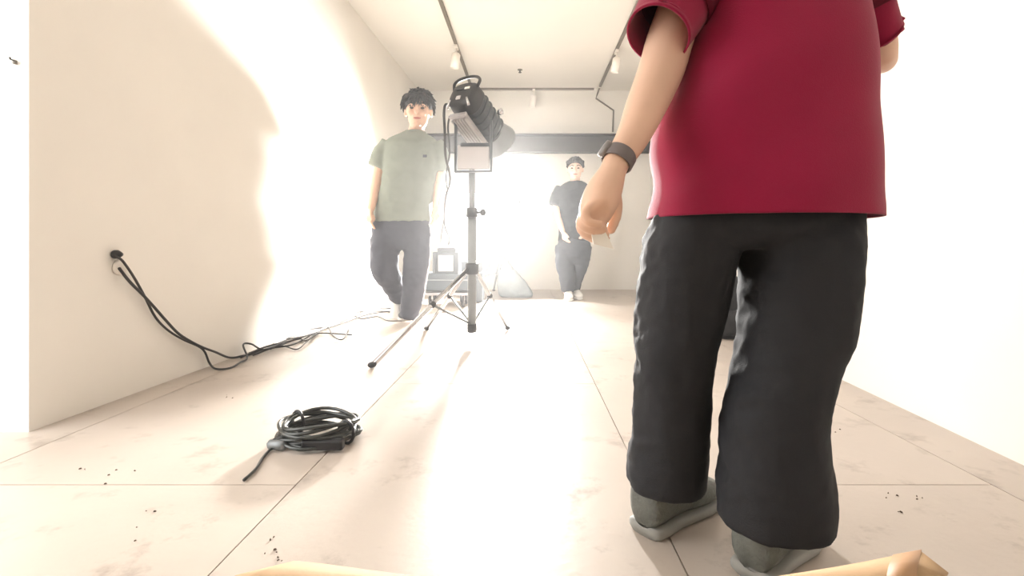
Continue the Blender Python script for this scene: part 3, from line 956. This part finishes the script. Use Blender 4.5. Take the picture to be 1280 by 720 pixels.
ym.build('yoke', M['black'], bl, bevel=.002)
for s in (-1, 1):
    MB().tube([(lx + s * .10, DL, lamp_z), (lx + s * .250, DL, lamp_z)], .012, 10).build('pivot', M['black'], bl, True)

# ================================================================== EQUIPMENT BETWEEN
# dolly cart
DC = 4.75
x0, x1 = P(529, 0, DC).x, P(586, 0, DC).x
zt_ = P(0, 342, DC).z
zb_ = P(0, 366, DC).z
cart = thing('equipment_dolly', ((x0 + x1) / 2, DC, 0), 'low slate equipment trolley on small castors under the ballast', 'trolley')
MB().box(((x0 + x1) / 2, DC + .17, (zt_ + zb_) / 2 + .01), (x1 - x0, .36, zt_ - zb_ - .02)).build('tray', M['case'], cart, bevel=.012)
MB().box(((x0 + x1) / 2, DC + .17, zb_ - .012), (x1 - x0 + .02, .38, .024)).build('base_frame', M['silver'], cart, bevel=.004)
MB().box(((x0 + x1) / 2, DC + .17, (zt_ + zb_) / 2 + .03), (x1 - x0 + .008, .368, .012)).build('trim_strip', M['grey_metal'], cart, bevel=.002)
for sx_ in (0, 1):
    for sy_ in (0, 1):
        wx, wy = (x0 + .06 if sx_ == 0 else x1 - .06), DC + .05 + sy_ * .24
        cs = MB().box((wx, wy, zb_ - .045), (.03, .03, .05)).build('castor', M['chrome'], cart, bevel=.003)
        rw = .5 * (zb_ - .03)
        MB().lathe([(.004, -.013), (rw - .006, -.013), (rw, -.008), (rw, .008), (rw - .006, .013), (.004, .013)], 20, axis_z((wx, wy, rw), (1, 0, 0)), False).build('wheel', M['black'], cs, True)
# ballast box on the trolley
bx0, bx1 = P(541, 0, DC).x, P(573, 0, DC).x
bz_t = P(0, 315, DC).z
bal = thing('ballast', ((bx0 + bx1) / 2, DC + .1, zt_), 'square lamp ballast with pale front panel and chrome handle on the trolley', 'ballast')
bc = Vector(((bx0 + bx1) / 2, DC + .12, (zt_ + bz_t) / 2))
bw, bh_ = bx1 - bx0, bz_t - zt_
MB().box(bc, (bw, .22, bh_)).build('body', M['case'], bal, bevel=.008)
MB().box(bc + Vector((0, -.112, -.005)), (bw * .58, .012, bh_ * .74)).build('front_panel', M['pale_panel'], bal, bevel=.003)
for s in (-1, 1):
    MB().box(bc + Vector((s * bw * .44, -.118, 0)), (bw * .14, .025, bh_ * .98)).build('corner_guard', M['housing'], bal, bevel=.005)
MB().tube([bc + Vector((-.07, -.02, bh_ / 2 - .005)), bc + Vector((-.07, -.02, bh_ / 2 + .06)), bc + Vector((.07, -.02, bh_ / 2 + .06)), bc + Vector((.07, -.02, bh_ / 2 - .005))], .011, 10, 4).build('handle', M['chrome'], bal, True)
MB().box(bc + Vector((0, 0, bh_ / 2 + .02)), (bw * .75, .12, .04)).build('top_block', M['housing'], bal, bevel=.006)
MB().lathe([(.014, 0), (.014, .014), (.008, .018)], 12, axis_z(bc + Vector((.05, -.118, -.06)), (0, -1, 0))).build('dial', M['chrome'], bal, True)
# flight case behind the column
DK = 5.15
kx0, kx1 = P(575, 0, DK).x, P(603, 0, DK).x
kz = P(0, 326, DK).z
kc = thing('flight_case', ((kx0 + kx1) / 2, DK, 0), 'small dark flight case with metal latches behind the tall stand', 'case')
kcx = (kx0 + kx1) / 2
MB().box((kcx, DK + .13, kz * .36), (kx1 - kx0, .26, kz * .70)).build('body', M['case'], kc, bevel=.008)
MB().box((kcx, DK + .13, kz * .86), (kx1 - kx0, .26, kz * .26)).build('lid', M['housing'], kc, bevel=.008)
MB().box((kcx, DK + .13, kz * .72), (kx1 - kx0 + .006, .266, .012)).build('edge_strip', M['silver'], kc)
for s in (-1, 1):
    MB().box((kcx + s * .065, DK - .006, kz * .73), (.03, .012, .05)).build('latch', M['chrome'], kc, bevel=.002)
MB().tube([(kcx - .05, DK, kz * .5), (kcx - .05, DK - .03, kz * .5), (kcx + .05, DK - .03, kz * .5), (kcx + .05, DK, kz * .5)], .008, 8, 3).build('handle', M['black'], kc, True)
# grey bag slumped by the back stand
DG2 = 5.66
gb = thing('equipment_bag', (P(640, 0, DG2).x, DG2, 0), 'slumped grey canvas bag under the legs of the lit lamp stand', 'bag')
gx = P(640, 0, DG2).x + .0
mb = MB()
for z, a, bdep, dx in ((0.0, .20, .10, .05), (.04, .23, .12, .04), (.14, .20, .11, .0), (.24, .15, .09, -.03), (.31, .11, .06, -.05), (.335, .06, .03, -.055)):
    pass
lay = [(0.0, .17, .08, .05), (.03, .20, .10, .045), (.13, .18, .10, .01), (.23, .14, .08, -.03), (.30, .10, .05, -.05), (.325, .05, .025, -.055)]
rings_ = []
for z, a, bd, dx in lay:
    rings_.append([Vector((gx + dx + a * math.copysign(abs(math.cos(t)) ** .7, math.cos(t)), DG2 + .05 + bd * math.copysign(abs(math.sin(t)) ** .7, math.sin(t)), z)) for t in (2 * PI * k / 28 for k in range(28))])
bm_ = MB().rings(rings_)
bme = fuse(bm_, .012, 3)
link('bag_body', wrinkle(bme, .008, 9, 9, 9, 2), M['sandbag'], gb)
MB().tube([(gx - .12, DG2 + .03, .28), (gx - .10, DG2 + .02, .36), (gx - .02, DG2 + .02, .37), (gx + .0, DG2 + .03, .28)], .01, 8, 4).build('strap', M['grey_metal'], gb, True)
# black backpack leaning on the right wall
DQ = 3.25
qx = RW0 + RWS * (DQ - 1.348)
bp_ = thing('backpack', (qx - .14, DQ, 0), 'black nylon backpack on the floor against the right wall', 'backpack')
lay = [(0.0, .10, .11), (.03, .125, .13), (.15, .125, .13), (.27, .11, .12), (.35, .085, .10), (.39, .045, .06)]
rings_ = [[Vector((qx - .15 + z * .06 + a * math.copysign(abs(math.cos(t)) ** .75, math.cos(t)), DQ + bd * math.copysign(abs(math.sin(t)) ** .75, math.sin(t)), z + .002)) for t in (2 * PI * k / 28 for k in range(28))] for z, a, bd in lay]
pk = link('main_body', wrinkle(fuse(MB().rings(rings_), .010, 3), .006, 12, 12, 10, 4), M['bag'], bp_)
fp = [[Vector((qx - .16 + a * math.copysign(abs(math.cos(t)) ** .75, math.cos(t)), DQ - .12 + bd * math.sin(t), z)) for t in (2 * PI * k / 24 for k in range(24))] for z, a, bd in ((.03, .07, .03), (.05, .09, .045), (.15, .088, .045), (.19, .06, .03))]
MB().rings(fp).build('front_pocket', M['bag'], bp_, True, bevel=.004)
MB().tube([(qx - .17, DQ, .385), (qx - .165, DQ, .43), (qx - .10, DQ, .43), (qx - .095, DQ, .385)], .009, 8, 4).build('grab_handle', M['bag'], bp_, True)
for s in (-1, 1):
    MB().tube([(qx - .14 + s * .05, DQ - .11, .30), (qx - .14 + s * .055, DQ - .135, .20), (qx - .14 + s * .07, DQ - .13, .06)], .012, 8, 4).build('strap', M['bag'], bp_, True)

# ================================================================== CABLES
coil_c = FL(399, 549, .0)
coil = thing('cable_coil', coil_c, 'coiled dark cable lying on the floor in the glare', 'cable')
pts = []
rnd = random.Random(3)
turns, per = 9, 26
for k in range(turns * per + 1):
    t = k / per
    a = 2 * PI * t
    i = int(t)
    rr = .098 + .010 * math.sin(i * 2.3) + .005 * math.sin(3 * a + i)
    pts.append(coil_c + Vector((rr * 1.08 * math.cos(a) + .006 * math.sin(i * 1.7), rr * math.sin(a) + .005 * math.cos(i * 2.1), .009 + .0062 * t + .006 * math.sin(2 * a + i * 1.3) * min(1, t))))
# tail
e = pts[-1]
MB().tube(pts, .0055, 7).build('windings', M['coil'], coil, True)
tail = [coil_c + Vector((-.10, -.02, .02)), FL(352, 553, .02), FL(338, 562, .007), FL(328, 573, .006), FL(320, 586, .006), FL(305, 600, .006)]
MB().tube(tail, .0042, 8, 5).build('tail', M['coil'], coil, True)
mt = frame(FL(357, 548, .026), FL(350, 551, .02) - FL(372, 543, .03))
MB().lathe([(.010, -.03), (.016, -.026), (.018, .01), (.012, .03), (.006, .05)], 14, mt @ Matrix.Rotation(-PI / 2, 4, 'X')).build('connector', M['black'], coil, True)
MB().lathe([(.009, -.03), (.014, -.026), (.015, .02), (.008, .03)], 14, Matrix.Translation(FL(347, 556, .016)) @ Matrix.Rotation(1.3, 4, 'Z') @ Matrix.Rotation(PI / 2, 4, 'X')).build('connector', M['grey_metal'], coil, True)
for a in (2.6, 5.9):
    c = coil_c + Vector((.104 * math.cos(a), .098 * math.sin(a), .036))
    tan = Vector((-math.sin(a), math.cos(a), 0)); rad = Vector((math.cos(a), math.sin(a), 0))
    MB().tube([c + rad * .028 * math.cos(q) + Vector((0, 0, 1)) * .034 * math.sin(q) for q in (2 * PI * k / 16 for k in range(17))], .005, 6, 1, False).build('tie', M['black'], coil, True)
MB().box(coil_c + Vector((.05, -.092, .022)), (.12, .03, .03)).build('plug_block', M['black'], coil, bevel=.006)

# the two cables plugged into the left wall
WLp = WL
c1 = thing('power_cable', WL(141, 318, .0), 'black cable with round plug in the left wall socket, looping at the floor', 'cable')
plug_m = axis_z(WL(141, 318, .0), (1, .1, 0))
MB().lathe([(.015, .002), (.017, .006), (.017, .018), (.012, .026), (.006, .034)], 18, plug_m).build('plug', M['black'], c1, True)
pa = [WL(142, 318, .036), WL(145, 321, .042), WL(153, 326, .040), WL(167, 346, .022), WL(181, 371, .016), WL(194, 396, .016), WL(209, 412, .016), WL(228, 424, .016), WL(248, 433, .018), WL(256, 440, .030), FL(262, 454, .024), FL(270, 461, .008), FL(287, 460, .008), FL(300, 453, .008), FL(309, 447, .014), WL(304, 431, .030), WL(314, 430, .040), FL(330, 437, .034), FL(355, 428, .030)]
MB().tube(pa, .0048, 8, 6).build('flex', M['rubber'], c1, True)
c2 = thing('power_cable', WL(149, 334, .0), 'black cable from the white lower wall socket, crossing the plugged one', 'cable')
so_m = axis_z(WL(148, 334, .0), (1, .0, 0))
MB().lathe([(.030, .001), (.032, .006), (.026, .016), (.012, .02)], 18, so_m).build('socket', M['white_metal'], c2, True)
pb_ = [WL(149, 335, .024), WL(151, 338, .030), WL(162, 352, .040), WL(178, 368, .040), WL(191, 382, .040), WL(206, 399, .036), WL(222, 416, .036), WL(237, 426, .036), WL(253, 434, .046), WL(269, 440, .046), FL(287, 447, .020), FL(303, 445, .008), FL(322, 440, .008), FL(345, 431, .008)]
MB().tube(pb_, .0055, 8, 6).build('flex', M['rubber'], c2, True)
# tangle along the foot of the wall
rnd = random.Random(12)
def wall_y(px):
    return VY + (VX - px) * CAM_H / (-(LW0 + .03))
tangles = [
    ([(312, 440), (335, 434), (365, 425), (392, 416), (425, 403), (455, 391), (480, 386), (500, 384)], .0065),
    ([(318, 443), (342, 434), (370, 430), (400, 413), (430, 404), (460, 393), (497, 388)], .006),
    ([(340, 436), (352, 426), (380, 420), (405, 417), (440, 418)], .005),
    ([(343, 428), (358, 434), (372, 436), (383, 428), (395, 418), (408, 409), (418, 421), (427, 424), (437, 411)], .0048),
    ([(360, 423), (390, 410), (415, 408), (445, 395), (470, 389), (500, 391)], .006),
    ([(440, 394), (452, 398), (470, 395), (485, 400), (500, 401)], .005),
    ([(446, 386), (470, 383), (490, 379), (508, 380)], .006),
    ([(450, 390), (475, 385), (498, 384), (515, 380)], .006),
    ([(300, 447), (318, 438), (345, 432), (372, 424), (384, 426), (398, 415)], .0055),
]
for q, (pp, r) in enumerate(tangles):
    path = [FL(x + rnd.uniform(-2, 2), max(y + rnd.uniform(-1, 1), wall_y(x) + 2.5), r + .002 + rnd.uniform(0, .012) * (0 < i < len(pp) - 1)) for i, (x, y) in enumerate(pp)]
    lb = {2: 'short loose cable lying straight out from the tangle by the left wall', 3: 'kinked cable with a zigzag end among the tangle by the left wall',
          5: 'thin wavy cable end near the feet of the person in grey'}.get(q, 'thin dark cable in the tangle along the foot of the left wall')
    tag(MB().tube(path, r * .85, 8, 7).build('floor_cable', M['rubber'], None, True), lb, 'cable', 'tangled cables along the left wall')

# ================================================================== CARDBOARD BOX UNDER THE LENS
bxr = thing('cardboard_box', (.03, .1, 0), 'open brown cardboard box with sagging front flap in the foreground', 'box')
BF, BH = .30, .385
bx_l, bx_r = -.20, .255
bt = .005
MB().box(((bx_l + bx_r) / 2, BF, BH / 2), (bx_r - bx_l, bt, BH)).build('front_panel', M['card'], bxr)
MB().box(((bx_l + bx_r) / 2, -.20, BH / 2), (bx_r - bx_l, bt, BH)).build('rear_panel', M['card'], bxr)
MB().box((bx_l, .05, BH / 2), (bt, .5, BH)).build('side_panel', M['card'], bxr)
MB().box((bx_r, .05, BH / 2), (bt, .5, BH)).build('side_panel', M['card'], bxr)
MB().box(((bx_l + bx_r) / 2, .05, .004), (bx_r - bx_l, .5, .006)).build('bottom_panel', M['card'], bxr)
MB().box((-.26, .05, BH - .03), (.13, .48, .005), Matrix.Translation((0, 0, 0))).build('side_flap', M['card'], bxr)
MB().box((.315, .05, BH - .03), (.13, .48, .005)).build('side_flap', M['card'], bxr)
# front flap: folded outwards, sagging between its raised corners
FD = .36
nseg = 24
top_r, bot_r = [], []
xl_, xr_ = P(340, 0, FD).x, P(1150, 0, FD).x
fl_v, fl_f = [], []
def edge_y(px):
    # photo row of the flap's far edge, sampled from its two visible ends
    ks = [(332, 712), (345, 699), (400, 704), (510, 719), (640, 734), (760, 740), (880, 734), (985, 718), (1060, 706), (1150, 688), (1186, 716)]
    for (a, b_), (c, d_) in zip(ks, ks[1:]):
        if px <= c:
            return b_ + (d_ - b_) * (px - a) / (c - a)
    return ks[-1][1]
for i in range(nseg + 1):
    px = 332 + (1186 - 332) * i / nseg
    pfar = P(px, edge_y(px), FD)
    hx = bx_l + (bx_r - bx_l) * i / nseg
    pnear = Vector((hx, BF + .004, BH + .001))
    pm = (pfar + pnear) / 2 + Vector((0, 0, .004))
    for p in (pnear, pm, pfar):
        fl_v.append(p)
for i in range(nseg):
    for j in range(2):
        a = i * 3 + j
        fl_f.append((a, a + 1, a + 4, a + 3))
fm = MB().add(fl_v, fl_f)
tp_i = [i for i in range(nseg + 1) if 1105 <= 332 + (1186 - 332) * i / nseg <= 1165]  # darker brown strip standing in for the shaded fold at this corner
tv, tf = [], []
for i in tp_i:
    for q in fl_v[i * 3:i * 3 + 3]:
        tv.append(q + Vector((0, -.001, .0016)))
for i in range(len(tp_i) - 1):
    for j in range(2):
        a = i * 3 + j
        tf.append((a, a + 1, a + 4, a + 3))
link('flap_fold_shade', MB().add(tv, tf).mesh('flap_fold_shade'), M['fold_shade'], bxr, solid=.0006)
link('front_flap', fm.mesh('front_flap', smooth=True), M['card'], bxr, solid=.005)

# ================================================================== FLOOR CRUMBS
rnd = random.Random(5)
mb = MB()
spots_ = [(288, 497), (285, 500), (140, 590), (160, 592), (125, 606), (98, 588), (340, 690), (350, 697), (345, 672), (172, 655), (186, 640), (165, 677), (640, 604), (1113, 618), (1130, 640), (1000, 560), (1050, 540), (1150, 620)]
for x, y in spots_:
    for q in range(rnd.randint(1, 3)):
        c = FL(x + rnd.uniform(-9, 9), y + rnd.uniform(-4, 4), .002)
        s = rnd.uniform(.0012, .0032)
        m = Matrix.Translation(c) @ Matrix.Rotation(rnd.uniform(0, 6), 4, 'Z')
        mb.box((0, 0, 0), (s * 2, s, s * .9), m, .6)
tag(mb.build('floor_crumbs', M['debris'], None, kind='stuff'), 'scattered dark crumbs and chips on the worn floor', 'debris')

# ================================================================== HAZE ADDED FOR THE GLARE VEIL
hz = bpy.data.materials.new('glare_haze')
hz.use_nodes = True
nt = hz.node_tree
nt.nodes.remove(nt.nodes['Principled BSDF'])
vsn = nt.nodes.new('ShaderNodeVolumeScatter')
vsn.inputs['Color'].default_value = (1, .99, .98, 1)
vsn.inputs['Density'].default_value = HAZE_DENSITY
vsn.inputs['Anisotropy'].default_value = 0.70
nt.links.new(vsn.outputs[0], nt.nodes['Material Output'].inputs['Volume'])
ho = prism([(LW0 + .02, .75), (RW0 + RWS * (.75 - 1.348) - .03, .75), (rx1 - .03, BACK_IN - .02), (lx1 - .0 + .02, BACK_IN - .02)], .003, H_CEIL - .05).build('haze', hz, None, kind='stuff')
tag(ho, 'thin added haze giving the glare veil around the lit lamp', 'haze')
